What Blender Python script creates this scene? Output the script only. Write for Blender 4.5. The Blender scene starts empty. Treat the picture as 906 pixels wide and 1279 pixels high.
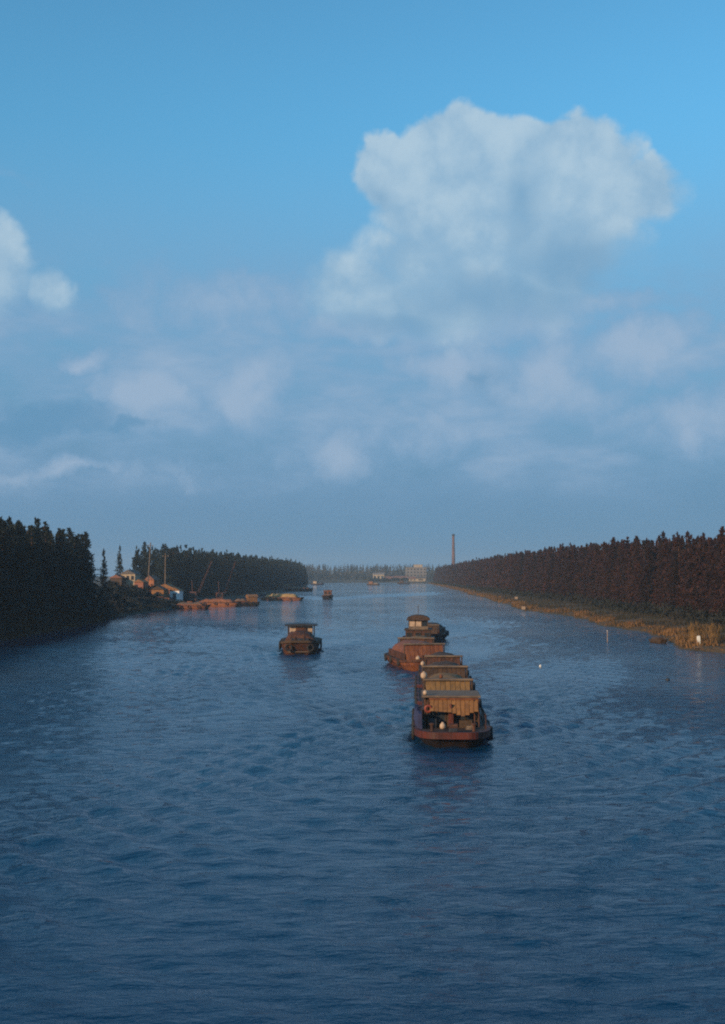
import bpy, math, random
import numpy as np
from mathutils import Vector, Matrix, noise as mnoise

random.seed(7)
rng = np.random.default_rng(7)
S = bpy.context.scene
COL = S.collection
R = math.radians
PI = math.pi

# ------------------------------------------------------------------ camera
CAM_H, F, HY = 11.0, 1500.0, 717.0          # metres above water, focal length in photo pixels, horizon row
cam = bpy.data.cameras.new('camera')
cam.sensor_fit = 'VERTICAL'; cam.sensor_height = 36.0; cam.sensor_width = 36.0
cam.lens = 36.0 * F / 1279.0
cam.clip_start = 0.5; cam.clip_end = 20000
co = bpy.data.objects.new('camera', cam); COL.objects.link(co)
co.location = (0, 0, CAM_H)
co.rotation_euler = (R(90) + math.atan((HY - 639.5) / F), 0, 0)
S.camera = co
S.cycles.use_denoising = False              # the fine render grain suits the film print
S.cycles.pixel_filter_type = 'BLACKMAN_HARRIS'; S.cycles.filter_width = 2.0

# ------------------------------------------------------------------ exposure
S.view_settings.view_transform = 'Standard'; S.view_settings.look = 'None'
S.view_settings.exposure = 0.0; S.view_settings.gamma = 1.0
try: S.view_settings.use_curve_mapping = False
except Exception: pass

# ------------------------------------------------------------------ sun and sky
SUN_EL, SUN_AZ = R(16.0), R(-134.0)         # azimuth from +Y, clockwise: behind the camera on the left
SUN_STR, SKY_STR = 4.6, 0.10
sd = bpy.data.lights.new('sun', 'SUN'); sd.energy = SUN_STR; sd.angle = R(0.5); sd.color = (1.0, 0.70, 0.42)
so = bpy.data.objects.new('sun', sd); COL.objects.link(so)
tosun = Vector((math.sin(SUN_AZ) * math.cos(SUN_EL), math.cos(SUN_AZ) * math.cos(SUN_EL), math.sin(SUN_EL)))
so.rotation_euler = tosun.to_track_quat('Z', 'Y').to_euler(); so.location = (-200, -100, 150)

W = bpy.data.worlds.new('World'); S.world = W; W.use_nodes = True
nt = W.node_tree
for n in list(nt.nodes): nt.nodes.remove(n)

class X:
    """tiny expression builder over a node tree"""
    def __init__(s, t): s.t = t
    def n(s, kind, **kw):
        nd = s.t.nodes.new(kind)
        for k, v in kw.items(): setattr(nd, k, v)
        return nd
    def put(s, sock, v):
        if isinstance(v, bpy.types.NodeSocket): s.t.links.new(v, sock)
        else: sock.default_value = v
    def m(s, op, a, b=None, c=None, clamp=False):
        nd = s.n('ShaderNodeMath', operation=op, use_clamp=clamp)
        s.put(nd.inputs[0], a)
        if b is not None: s.put(nd.inputs[1], b)
        if c is not None: s.put(nd.inputs[2], c)
        return nd.outputs[0]
    def v(s, op, a, b=None):
        nd = s.n('ShaderNodeVectorMath', operation=op)
        s.put(nd.inputs[0], a)
        if b is not None: s.put(nd.inputs[1], b)
        return nd.outputs['Value'] if op in ('LENGTH', 'DOT_PRODUCT', 'DISTANCE') else nd.outputs['Vector']
    def xyz(s, a, b, c):
        nd = s.n('ShaderNodeCombineXYZ')
        for i, q in enumerate((a, b, c)): s.put(nd.inputs[i], q)
        return nd.outputs[0]
    def sep(s, v):
        nd = s.n('ShaderNodeSeparateXYZ'); s.put(nd.inputs[0], v); return nd.outputs
    def noise(s, vec, scale, detail=4, rough=0.5, out='Fac', lac=2.0):
        nd = s.n('ShaderNodeTexNoise'); s.put(nd.inputs['Vector'], vec)
        nd.inputs['Scale'].default_value = scale; nd.inputs['Detail'].default_value = detail
        nd.inputs['Roughness'].default_value = rough; nd.inputs['Lacunarity'].default_value = lac
        return nd.outputs['Fac' if out == 'Fac' else 'Color']
    def ss(s, x, a, b, lo=0.0, hi=1.0):
        nd = s.n('ShaderNodeMapRange', interpolation_type='SMOOTHSTEP')
        s.put(nd.inputs[0], x)
        for i, q in enumerate((a, b, lo, hi)): s.put(nd.inputs[i + 1], q)
        return nd.outputs[0]
    def mix(s, f, a, b, mode='MIX'):
        nd = s.n('ShaderNodeMix', data_type='RGBA', blend_type=mode)
        s.put(nd.inputs[0], f)
        for i, q in ((6, a), (7, b)):
            if isinstance(q, tuple) and len(q) == 3: q = (*q, 1.0)
            s.put(nd.inputs[i], q)
        return nd.outputs[2]

e = X(nt)
D = e.v('NORMALIZE', e.n('ShaderNodeTexCoord').outputs['Generated'])
dx, dy, dz = e.sep(D)
az = e.m('ARCTAN2', dx, dy)
el = e.m('ARCSINE', dz)
sky = e.n('ShaderNodeTexSky', sky_type='NISHITA'); sky.sun_disc = False
sky.sun_elevation = SUN_EL; sky.sun_rotation = SUN_AZ
sky.altitude = 0; sky.air_density = 1.0; sky.dust_density = 0.4; sky.ozone_density = 2.0
k = 1.0 / SKY_STR
def C(r, g, b):                              # display sRGB 0-255 -> linear radiance in sky units
    f = lambda c: ((c / 255 + 0.055) / 1.055) ** 2.4 if c > 10 else c / 255 / 12.92
    return (f(r) * k, f(g) * k, f(b) * k)
base = e.mix(1.0, sky.outputs[0], (0.86, 1.82, 1.98), 'MULTIPLY')
# the air towards the horizon: a thick dull blue layer all the way round
lowcol = C(90, 133, 171)
base = e.mix(e.ss(el, R(3.0), R(24), 0.97, 0.05), base, lowcol)

def PX(x, y): return (math.atan((x - 453) / F), math.atan((HY - y) / F))
def field(P, blobs):
    """largest of many soft ellipses (photo-measured places in the sky, as angles)"""
    acc = None
    for (x, y, rx, ry, w) in blobs:
        a, b = PX(x, y)
        q = e.v('MULTIPLY', e.v('SUBTRACT', P, (a, b, 0)), (F / rx, F / ry, 0))
        d = e.m('MULTIPLY', e.m('SUBTRACT', 1.0, e.v('LENGTH', q)), w)
        acc = d if acc is None else e.m('MAXIMUM', acc, d)
    return acc
P0 = e.xyz(az, el, 0.0)
wn = e.v('SUBTRACT', e.noise(D, 11, 5, 0.6, 'Color'), (0.5, 0.5, 0.5))
P = e.v('ADD', P0, e.v('MULTIPLY', wn, (0.055, 0.05, 0.0)))
PV = e.v('ADD', P0, e.v('MULTIPLY', wn, (0.15, 0.09, 0.0)))
fb = e.m('SUBTRACT', e.noise(D, 24, 6, 0.64), 0.5)
fs = e.m('SUBTRACT', e.noise(e.v('MULTIPLY', D, (1, 1, 2.8)), 6, 4, 0.6), 0.5)
DW = e.v('ADD', D, e.v('MULTIPLY', wn, (0.07, 0.07, 0.07)))
def billow(scale):
    vn = e.n('ShaderNodeTexVoronoi', feature='F1'); e.put(vn.inputs['Vector'], DW); vn.inputs['Scale'].default_value = scale
    return e.m('SUBTRACT', .42, vn.outputs['Distance'])
b1, b2 = billow(18), billow(44)
bil = e.m('ADD', e.m('MULTIPLY', b1, .22), e.m('MULTIPLY', b2, .16))
cumulus = [(492, 205, 60, 52, .95), (575, 195, 100, 72, 1.2), (690, 210, 140, 78, 1.2), (545, 255, 90, 85, 1.05),
           (790, 246, 88, 48, .85), (650, 258, 190, 105, 1.25), (560, 335, 140, 95, 1.15), (455, 362, 105, 60, 1.15),
           (540, 385, 180, 62, 1.0), (650, 330, 190, 105, 1.1),
           (-6, 350, 54, 66, 1.2), (52, 376, 34, 38, 1.0), (-60, 375, 80, 80, 1.1)]
big = e.m('ADD', field(P, cumulus), bil)
bm = e.ss(e.m('ADD', big, e.m('MULTIPLY', fb, 0.25)), 0.02, e.ss(el, 0.20, 0.34, .72, 0.22))
lit = e.ss(e.m('ADD', e.m('ADD', e.m('MULTIPLY', bil, 1.2), e.m('MULTIPLY', fb, .7)), e.m('MULTIPLY', e.m('SUBTRACT', el, 0.262), 1.1)), -0.24, 0.24)
sh = e.ss(e.m('ADD', field(P, [(655, 250, 40, 95, .6), (740, 335, 120, 60, 1.0), (640, 380, 190, 50, .95), (490, 405, 120, 26, .8), (480, 235, 26, 30, .5)]), e.m('MULTIPLY', fb, 0.8)), -0.02, 0.75)
cc = e.mix(lit, C(140, 178, 207), C(178, 203, 220))
cc = e.mix(e.m('MULTIPLY', sh, 0.75), cc, C(114, 160, 195))
# soft low layers: veils and small heaps, all the way round the sky
veil = [(215, 500, 125, 72, 1.15), (320, 480, 140, 72, 1.05), (280, 380, 190, 62, .85), (105, 457, 70, 24, 1), (555, 470, 95, 60, 1.05), (690, 470, 160, 82, 1.1),
        (820, 440, 160, 50, 1), (760, 385, 150, 32, .85), (860, 525, 120, 48, .9), (560, 550, 230, 56, .8), (80, 605, 230, 24, .9), (-30, 238, 80, 14, .6), (420, 560, 120, 50, .8), (600, 405, 220, 66, .95), (450, 410, 150, 50, .85)]
band = e.m('MULTIPLY', e.ss(el, R(1.5), R(6)), e.ss(el, R(17), R(10)))
vraw = e.m('ADD', e.m('ADD', field(PV, veil), e.m('MULTIPLY', fb, .9)), e.m('MULTIPLY', bil, 1.9))
vraw = e.m('MAXIMUM', vraw, e.m('ADD', e.m('MULTIPLY', e.m('ADD', fs, .10), e.m('MULTIPLY', band, 3.0)), e.m('MULTIPLY', fb, .3)))
ve = e.m('MULTIPLY', e.ss(vraw, -0.55, 0.55), e.m('MULTIPLY', e.ss(el, R(21), R(13)), e.ss(el, R(0.5), R(7), 0.25, 1.0)))
core = e.ss(vraw, 0.16, 1.05)
away = e.ss(e.m('ABSOLUTE', az), 0.30, 0.5)              # heaps outside the measured stretch of sky
gen2 = e.m('MULTIPLY', e.m('MULTIPLY', e.ss(fs, 0.03, 0.16), e.m('MULTIPLY', e.ss(el, R(3), R(10)), e.ss(el, R(40), R(18)))), away)
out = e.mix(e.m('MULTIPLY', ve, 0.80), base, C(126, 164, 199))
out = e.mix(e.m('MULTIPLY', core, 0.78), out, C(160, 183, 208))
dark = e.ss(e.m('ADD', field(PV, [(60, 535, 150, 30, 1), (170, 548, 60, 14, .8), (610, 480, 40, 36, .5)]), e.m('MULTIPLY', fb, 0.5)), 0.05, 0.7)
out = e.mix(e.m('MULTIPLY', dark, 0.7), out, C(94, 146, 184))
out = e.mix(e.m('MULTIPLY', gen2, 0.75), out, C(146, 178, 206))
out = e.mix(e.m('MULTIPLY', bm, 0.93), out, cc)
bg = e.n('ShaderNodeBackground'); bg.inputs[1].default_value = SKY_STR
nt.links.new(out, bg.inputs[0])
wo = e.n('ShaderNodeOutputWorld'); nt.links.new(bg.outputs[0], wo.inputs[0])

# ------------------------------------------------------------------ materials
def material(name, c1, c2=None, rough=0.7, scale=2.0, detail=5, lo=0.35, hi=0.65, bump=0.0, bscale=None, metal=0.0, vary=0.0, stretch=(1, 1, 1), c3=None):
    m = bpy.data.materials.new(name); m.use_nodes = True
    t = m.node_tree; p = t.nodes['Principled BSDF']; q = X(t)
    tc = q.n('ShaderNodeTexCoord').outputs['Object']
    oi = q.n('ShaderNodeObjectInfo')
    vec = q.v('ADD', q.v('MULTIPLY', tc, stretch), q.xyz(q.m('MULTIPLY', oi.outputs['Random'], 37.0), 3.1, 0.7))
    nz = q.noise(vec, scale, detail, 0.6)
    colr = q.mix(q.ss(nz, lo, hi), c1, c2 or tuple(v * 0.6 for v in c1))
    if c3: colr = q.mix(q.ss(q.noise(vec, scale * 3.7, 6, 0.65), 0.55, 0.72), colr, c3)
    if vary:
        f = q.m('ADD', 1.0 - vary, q.m('MULTIPLY', oi.outputs['Random'], 2 * vary))
        colr = q.mix(1.0, colr, q.xyz(f, f, f), 'MULTIPLY')
    q.put(p.inputs['Base Color'], colr)
    p.inputs['Roughness'].default_value = rough; p.inputs['Metallic'].default_value = metal
    if 'Specular IOR Level' in p.inputs: p.inputs['Specular IOR Level'].default_value = 0.3
    if bump:
        b = q.n('ShaderNodeBump'); b.inputs['Strength'].default_value = bump; b.inputs['Distance'].default_value = 0.05
        q.put(b.inputs['Height'], q.noise(vec, bscale or scale * 4, 5, 0.6)); t.links.new(b.outputs[0], p.inputs['Normal'])
    return m
M = {}
M['rust'] = material('rusty_steel', (0.0992, 0.03596, 0.01736), (0.0341, 0.01736, 0.01364), .75, 1.3, bump=.3, c3=(0.1488, 0.062, 0.0279), stretch=(1.6, 1.6, .35))
M['hull'] = material('black_hull_paint', (0.014, 0.0126, 0.014), (0.0315, 0.0175, 0.014), .55, 1.1, bump=.2, stretch=(1.6, 1.6, .35))
M['red'] = material('red_oxide_paint', (0.105, 0.023, 0.0135), (0.050, 0.016, 0.012), .6, 1.6, bump=.2, c3=(0.0372, 0.0186, 0.0155), stretch=(1.6, 1.6, .35))
M['orange'] = material('orange_rust_paint', (0.2244, 0.0759, 0.0264), (0.1188, 0.0396, 0.0198), .65, 1.2, bump=.2, c3=(0.0594, 0.0264, 0.0198), stretch=(1.6, 1.6, .35))
M['tan'] = material('tan_canvas', (0.29, 0.13, 0.042), (0.165, 0.075, 0.030), .85, 1.4, bump=.5, bscale=3, c3=(0.144, 0.0792, 0.036))
M['olive'] = material('olive_canvas', (0.205, 0.115, 0.045), (0.115, 0.07, 0.032), .85, 1.2, bump=.5, bscale=3)
M['darktarp'] = material('dark_brown_canvas', (0.0806, 0.0434, 0.0248), (0.0403, 0.02604, 0.01984), .85, 1.2, bump=.5, bscale=3)
M['roof'] = material('weathered_board', (0.192, 0.132, 0.084), (0.108, 0.078, 0.06), .8, 1.0, stretch=(1, 5, 1), bump=.3)
M['wood'] = material('old_timber', (0.0825, 0.04675, 0.02475), (0.044, 0.0275, 0.0165), .8, 2.0, stretch=(4, 1, 4), bump=.3)
M['deck'] = material('worn_deck_steel', (0.072, 0.039, 0.0252), (0.036, 0.024, 0.021), .7, 1.2, bump=.3)
M['dark'] = material('dark_grey_paint', (.030, .034, .042), (.018, .02, .026), .5, 2)
M['glass'] = material('dark_window_glass', (.015, .02, .026), (.03, .035, .04), .08, 1)
M['white'] = material('white_paint', (.78, .76, .70), (.62, .60, .55), .5, 3, c3=(.5, .45, .38))
M['blue'] = material('blue_plastic_sheet', (0.05, 0.055, 0.12), (0.028, 0.03, 0.07), .55, 2, bump=.4)
M['rubber'] = material('tyre_rubber', (.018, .017, .018), (.03, .028, .027), .8, 4)
M['sand'] = material('heaped_sand', (0.378, 0.243, 0.099), (0.27, 0.162, 0.0675), .95, .9, bump=.8, bscale=4)
M['gravel'] = material('heaped_gravel', (.20, .12, .075), (.12, .075, .05), .95, 1.2, bump=.8, bscale=5)
M['plaster'] = material('cream_plaster', (0.44, 0.34, 0.23), (0.30, 0.235, 0.165), .85, .5, bump=.2)
M['whitewash'] = material('whitewash', (.80, .78, .76), (.66, .62, .60), .8, .5)
M['brick'] = material('red_brick_wall', (0.272, 0.104, 0.064), (0.192, 0.08, 0.056), .85, .9, bump=.3)
M['tile'] = material('roof_tile', (.24, .10, .065), (.14, .075, .055), .8, 1.5, bump=.4)
M['greytile'] = material('grey_roof_tile', (.12, .10, .09), (.075, .068, .065), .8, 1.5, bump=.4)
M['concrete'] = material('pale_concrete', (.20, .175, .155), (.15, .13, .12), .85, .08, bump=.1)
M['chimney'] = material('chimney_brick', (.17, .085, .065), (.12, .065, .055), .85, .12)
M['cranepaint'] = material('crane_red_paint', (0.115, 0.04, 0.027), (0.075, 0.03, 0.022), .6, 1)
M['bark'] = material('bark', (.12, .060, .042), (.07, .040, .030), .9, 2.2, stretch=(3, 3, .6), bump=.5)
M['leafgreen'] = material('dark_needles', (0.0104, 0.02, 0.0184), (0.0176, 0.0248, 0.0184), .8, .35, vary=.25)
M['leafrust'] = material('autumn_needles', (.046, .0125, .0075), (.017, .010, .0075), .8, .5, vary=.4, c3=(.066, .018, .009), stretch=(1.6, 1.6, .14))
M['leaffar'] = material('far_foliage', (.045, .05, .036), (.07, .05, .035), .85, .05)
M['bush'] = material('understory_leaves', (.012, .017, .012), (.022, .018, .012), .8, .2)
M['reed'] = material('dry_reed', (0.216, 0.1116, 0.0396), (0.0864, 0.054, 0.02304), .85, .16, detail=5, c3=(0.2304, 0.0792, 0.0288))
M['grass'] = material('bank_grass', (0.026, 0.026, 0.012), (0.046, 0.030, 0.015), .85, .15)
M['brown'] = material('dark_brown_hull_paint', (0.063, 0.0252, 0.0144), (0.03, 0.0156, 0.012), .6, 1.2, bump=.25, c3=(0.09, 0.036, 0.018), stretch=(1.6, 1.6, .35))
M['cream'] = material('cream_float_paint', (.50, .36, .25), (.36, .25, .17), .5, 3)
M['lightrust'] = material('bright_rust', (.36, .13, .05), (.22, .08, .035), .7, .8, bump=.3, c3=(.10, .045, .03), stretch=(1.6, 1.6, .35))
M['goldreed'] = material('golden_reed', (.34, .19, .06), (.20, .11, .04), .8, 1.0)
M['buoyred'] = material('red_float_paint', (.26, .055, .03), (.18, .04, .025), .5, 3)

# ------------------------------------------------------------------ mesh helpers
class MB:
    def __init__(s): s.v = []; s.f = []
    def add(s, vs, fs):
        o = len(s.v); s.v += [tuple(v) for v in vs]; s.f += [tuple(i + o for i in f) for f in fs]; return s
    def box(s, x0, x1, y0, y1, z0, z1, mat=None):
        vs = [(x, y, z) for z in (z0, z1) for y in (y0, y1) for x in (x0, x1)]
        if mat: vs = [mat @ Vector(v) for v in vs]
        return s.add(vs, [(0, 2, 3, 1), (4, 5, 7, 6), (0, 1, 5, 4), (2, 6, 7, 3), (0, 4, 6, 2), (1, 3, 7, 5)])
    def loft(s, rings, cap=True, closed=True):
        n = len(rings[0]); o = len(s.v)
        for r in rings: s.v += [tuple(p) for p in r]
        for i in range(len(rings) - 1):
            for j in range(n if closed else n - 1):
                a, b = o + i * n + j, o + i * n + (j + 1) % n
                s.f.append((a, b, b + n, a + n))
        if cap:
            s.f.append(tuple(o + j for j in reversed(range(n)))); s.f.append(tuple(o + (len(rings) - 1) * n + j for j in range(n)))
        return s
    def tube(s, pts, r, n=8, r2=None):
        pts = [Vector(p) for p in pts]; rings = []
        for i, p in enumerate(pts):
            d = (pts[min(i + 1, len(pts) - 1)] - pts[max(i - 1, 0)]).normalized()
            a = d.cross(Vector((0, 0, 1)) if abs(d.z) < .95 else Vector((1, 0, 0))).normalized(); b = d.cross(a)
            rr = r if r2 is None else r + (r2 - r) * i / (len(pts) - 1)
            rings.append([p + (a * math.cos(2 * PI * j / n) + b * math.sin(2 * PI * j / n)) * rr for j in range(n)])
        return s.loft(rings)
    def bar(s, path, w, h, closed=False):
        """rectangular section swept along a nearly level path"""
        path = [Vector(p) for p in path]; rings = []
        for i, p in enumerate(path):
            d = path[min(i + 1, len(path) - 1)] - path[max(i - 1, 0)]; d.z = 0; d.normalize()
            a = Vector((d.y, -d.x, 0)); u = Vector((0, 0, 1))
            rings.append([p + a * w / 2 - u * h / 2, p + a * w / 2 + u * h / 2, p - a * w / 2 + u * h / 2, p - a * w / 2 - u * h / 2])
        return s.loft(rings)
    def torus(s, c, rmaj, rmin, axis='y', n=14, k=6):
        rings = []
        for i in range(n):
            t = 2 * PI * i / n; ring = []
            for j in range(k):
                u = 2 * PI * j / k; q = rmaj + rmin * math.cos(u); w = rmin * math.sin(u)
                v = {'y': (q * math.cos(t), w, q * math.sin(t)), 'x': (w, q * math.cos(t), q * math.sin(t)), 'z': (q * math.cos(t), q * math.sin(t), w)}[axis]
                ring.append(Vector(c) + Vector(v))
            rings.append(ring)
        rings.append(rings[0]); return s.loft(rings, cap=False)
    def lathe(s, prof, c=(0, 0, 0), n=12):
        return s.loft([[(c[0] + r * math.cos(2 * PI * j / n), c[1] + r * math.sin(2 * PI * j / n), c[2] + z) for j in range(n)] for r, z in prof])
    def build(s, name, m, parent=None, smooth=False, bevel=0.0, link=True):
        me = bpy.data.meshes.new(name); me.from_pydata(s.v, [], s.f); me.validate(); me.update()
        if smooth: me.polygons.foreach_set('use_smooth', [True] * len(me.polygons))
        me.materials.append(M[m] if isinstance(m, str) else m)
        o = bpy.data.objects.new(name, me)
        if link: COL.objects.link(o)
        if parent: o.parent = parent
        if bevel:
            b = o.modifiers.new('bevel', 'BEVEL'); b.width = bevel; b.segments = 2; b.limit_method = 'ANGLE'
        return o
def np_mesh(name, V, Fq, m, smooth=False):
    me = bpy.data.meshes.new(name)
    V = np.asarray(V, dtype=np.float32); Fq = np.asarray(Fq, dtype=np.int32); k_ = Fq.shape[1]
    me.vertices.add(len(V)); me.vertices.foreach_set('co', V.ravel())
    me.loops.add(Fq.size); me.loops.foreach_set('vertex_index', Fq.ravel())
    me.polygons.add(len(Fq)); me.polygons.foreach_set('loop_start', np.arange(0, Fq.size, k_, dtype=np.int32))
    me.update(calc_edges=True)
    if smooth: me.polygons.foreach_set('use_smooth', np.ones(len(Fq), dtype=bool))
    me.materials.append(M[m] if isinstance(m, str) else m)
    return me
def link(name, me, parent=None):
    o = bpy.data.objects.new(name, me); COL.objects.link(o)
    if parent: o.parent = parent
    return o
def tag(o, label=None, cat=None, group=None, kind=None):
    if label: o['label'] = label
    if cat: o['category'] = cat
    if group: o['group'] = group
    if kind: o['kind'] = kind
    return o
def thing(name, label, cat, loc=(0, 0, 0), rz=0.0, group=None):
    o = bpy.data.objects.new(name, None); COL.objects.link(o)
    o.location = loc; o.rotation_euler = (0, 0, rz); o.empty_display_size = .5
    return tag(o, label, cat, group)
def ray(x, d): return (x - 453.0) / F * d              # photo column at distance d -> world X
def dist(y, z=0.0): return F * (CAM_H - z) / (y - HY)  # photo row of a point at height z -> distance

# ------------------------------------------------------------------ shorelines, ground, water
RK = np.array([(-400, 52), (60, 52), (140, 51.5), (166, 50.6), (174, 47.2), (186, 47.6), (194, 49.6), (215, 52.6), (232, 53.2), (258, 50.8), (266, 51.2), (285, 53.6), (324, 53.4),
               (350, 50), (368, 48.2), (402, 50), (425, 52.8), (470, 51.8), (532, 55.5), (600, 57.6), (640, 56.4), (700, 61), (785, 63.5), (900, 66), (1060, 69.5), (1375, 75), (1460, 66), (1540, 25)], float)
LK = np.array([(-400, -60), (150, -60), (226, -60), (284, -60.5), (300, -63), (323, -63.6), (340, -62), (366, -61.8), (412, -58.5), (470, -58), (532, -57), (640, -55.5), (785, -51.5),
               (900, -48.5), (1031, -46.5), (1250, -62), (1460, -66), (1540, -20)], float)
def xr(d): return np.interp(d, RK[:, 0], RK[:, 1]) + .5 * np.sin(d * .31) + .35 * np.sin(d * .83 + 1) + .22 * np.sin(d * 1.9)
def xl(d): return np.interp(d, LK[:, 0], LK[:, 1]) + .5 * np.sin(d * .27 + 2) + .35 * np.sin(d * .71)
END = 1560.0
def gz(x, d):
    """height of the land at x, d"""
    s = np.maximum(xl(d) - x, x - xr(d))
    s = np.where(d > 1540, np.maximum(s, (d - 1540) * .4), s)
    sl = xl(d) - x
    lev = 2.1 * np.interp(sl, [5, 14], [0, 1]) * np.interp(d, [296, 330, 440, 480], [0, 1, 1, 0])
    return lev + np.interp(s, [-8, -3, 0, .6, 2.5, 8, 16, 30, 400], [-2.5, -1.2, -.12, .32, .62, 1.3, 2.1, 2.4, 2.4]) + .10 * np.sin(x * 1.3 + d * .4) * (s > .5) + .08 * np.sin(d * .9 - x * .6) * (s > .5)
gx = np.unique(np.concatenate([[-2400, -1500, -900, -500, -300, -200, -150, -120, -100], np.arange(-90, -36, .9), np.arange(-36, 30, 8), np.arange(30, 92, .9), [100, 120, 150, 200, 300, 500, 900, 1500, 2400]]))
gy = np.concatenate([[-300, -100, 0, 60], np.arange(90, 300, 1.6), 300 * 1.008 ** np.arange(0, 215), [1720, 1900, 2200, 2700, 3400, 4400]])
gy = np.unique(gy)
def grid(xs, ys, zf):
    A, B = np.meshgrid(xs, ys); Z = zf(A, B)
    V = np.stack([A.ravel(), B.ravel(), Z.ravel()], 1); nx, ny = len(xs), len(ys)
    i = (np.arange(ny - 1)[:, None] * nx + np.arange(nx - 1)[None, :]).ravel()
    return V, np.stack([i, i + 1, i + nx + 1, i + nx], 1)
M['ground'] = material('bank_earth', (.045, .038, .024), (.085, .058, .032), .95, .12, detail=7, bump=.6, bscale=1.5, c3=(.04, .045, .02))
tag(link('ground', np_mesh('ground', *grid(gx, gy, gz), 'ground', True)), kind='structure')

# ---- water: waves and wakes are real relief, ripples are fine relief in the material
def wake(A, B, bx, by, hx, hy, amp, lam, length, ang=19.5):
    """diverging ship waves behind a bow at (bx,by) of a vessel heading (hx,hy)"""
    s = -((A - bx) * hx + (B - by) * hy); t = (A - bx) * -hy + (B - by) * hx
    ta = math.tan(R(ang)); at = np.abs(t)
    off = at - np.maximum(s, 0) * ta
    wid = 1.3 + .13 * np.maximum(s, 0)
    env = np.exp(-(off / wid) ** 2) * (s > 0) * np.exp(-np.maximum(s, 0) / length) * np.clip(s / 4, 0, 1)
    th = R(54)
    brk = 1.0
    return 1.9 * amp * brk * env * np.cos(2 * PI / lam * (s * math.cos(th) + at * math.sin(th)))
WV = [(.75 * 5.5 ** random.random(), random.gauss(.12, .40), random.uniform(0, 6.28)) for _ in range(34)]
def wz(A, B):
    Z = np.zeros_like(A)
    for lam, th, ph in WV:
        Z += .0064 * lam ** .62 * np.clip(lam / (B * .020), 0, 1) * np.sin(2 * PI / lam * (A * math.sin(th) + B * math.cos(th)) + ph + .8 * np.sin(A * .05 + ph) + .6 * np.sin(B * .031 + 2 * ph))
    gust = .62 + .50 * np.sin(A * .045 + 1.2 * np.sin(B * .02)) * np.sin(B * .027 + 1.0 * np.sin(A * .03))
    Z *= gust
    Z *= np.clip(300 / np.maximum(B, 30), .25, 1)
    Z += wake(A, B, 5.9, 76, .04, -1, .13, 3.2, 60) + wake(A, B, 4.3, 127, .12, -1, .12, 3.4, 40)
    Z += wake(A, B, -8.7, 165, 0, -1, .15, 3.6, 60) + wake(A, B, -15.6, 530, 0, -1, .2, 5, 90)
    Z += wake(A, B, 6.4, 108, .03, 1, .10, 2.3, 90, 17) + wake(A, B, -8.7, 180, 0, 1, .09, 2.8, 90, 14)
    return Z
wx = np.arange(-76, 90.1, .55)
wy = np.concatenate([np.arange(-60, 12, 6), 12 * 1.0055 ** np.arange(0, 900)]); wy = np.unique(wy[wy < 1640])
wm = bpy.data.materials.new('river_water'); wm.use_nodes = True
q = X(wm.node_tree); p = wm.node_tree.nodes['Principled BSDF']
p.inputs['Roughness'].default_value = .05; p.inputs['IOR'].default_value = 1.333
tc = q.n('ShaderNodeNewGeometry').outputs['Position']
big_ = q.noise(q.v('MULTIPLY', tc, (.03, .012, 0)), 1, 3, .5)
q.put(p.inputs['Base Color'], q.mix(q.ss(big_, .35, .65), (.0010, .028, .074), (.0015, .033, .082)))
h1 = q.noise(q.v('MULTIPLY', tc, (.5, 1.0, 0)), 1.7, 6, .62)
h2 = q.noise(q.v('MULTIPLY', tc, (.35, 1.0, 0)), .42, 3, .5)
calm = q.ss(q.noise(q.v('MULTIPLY', tc, (.025, .011, 0)), 1, 4, .6), .36, .64, .40, 1.25)
px_, py_, pz_ = q.sep(tc)
lee = q.ss(px_, -60, -34, .12, 1.0)
hh = q.m('MULTIPLY', q.m('MULTIPLY', q.m('ADD', q.m('MULTIPLY', h1, .46), q.m('MULTIPLY', h2, .52)), calm), lee)
b = q.n('ShaderNodeBump'); b.inputs['Strength'].default_value = 1.0; b.inputs['Distance'].default_value = .55
q.put(b.inputs['Height'], hh); wm.node_tree.links.new(b.outputs[0], p.inputs['Normal'])
M['water'] = wm
tag(link('water', np_mesh('water', *grid(wx, wy, wz), 'water', True)), kind='structure')

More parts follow.
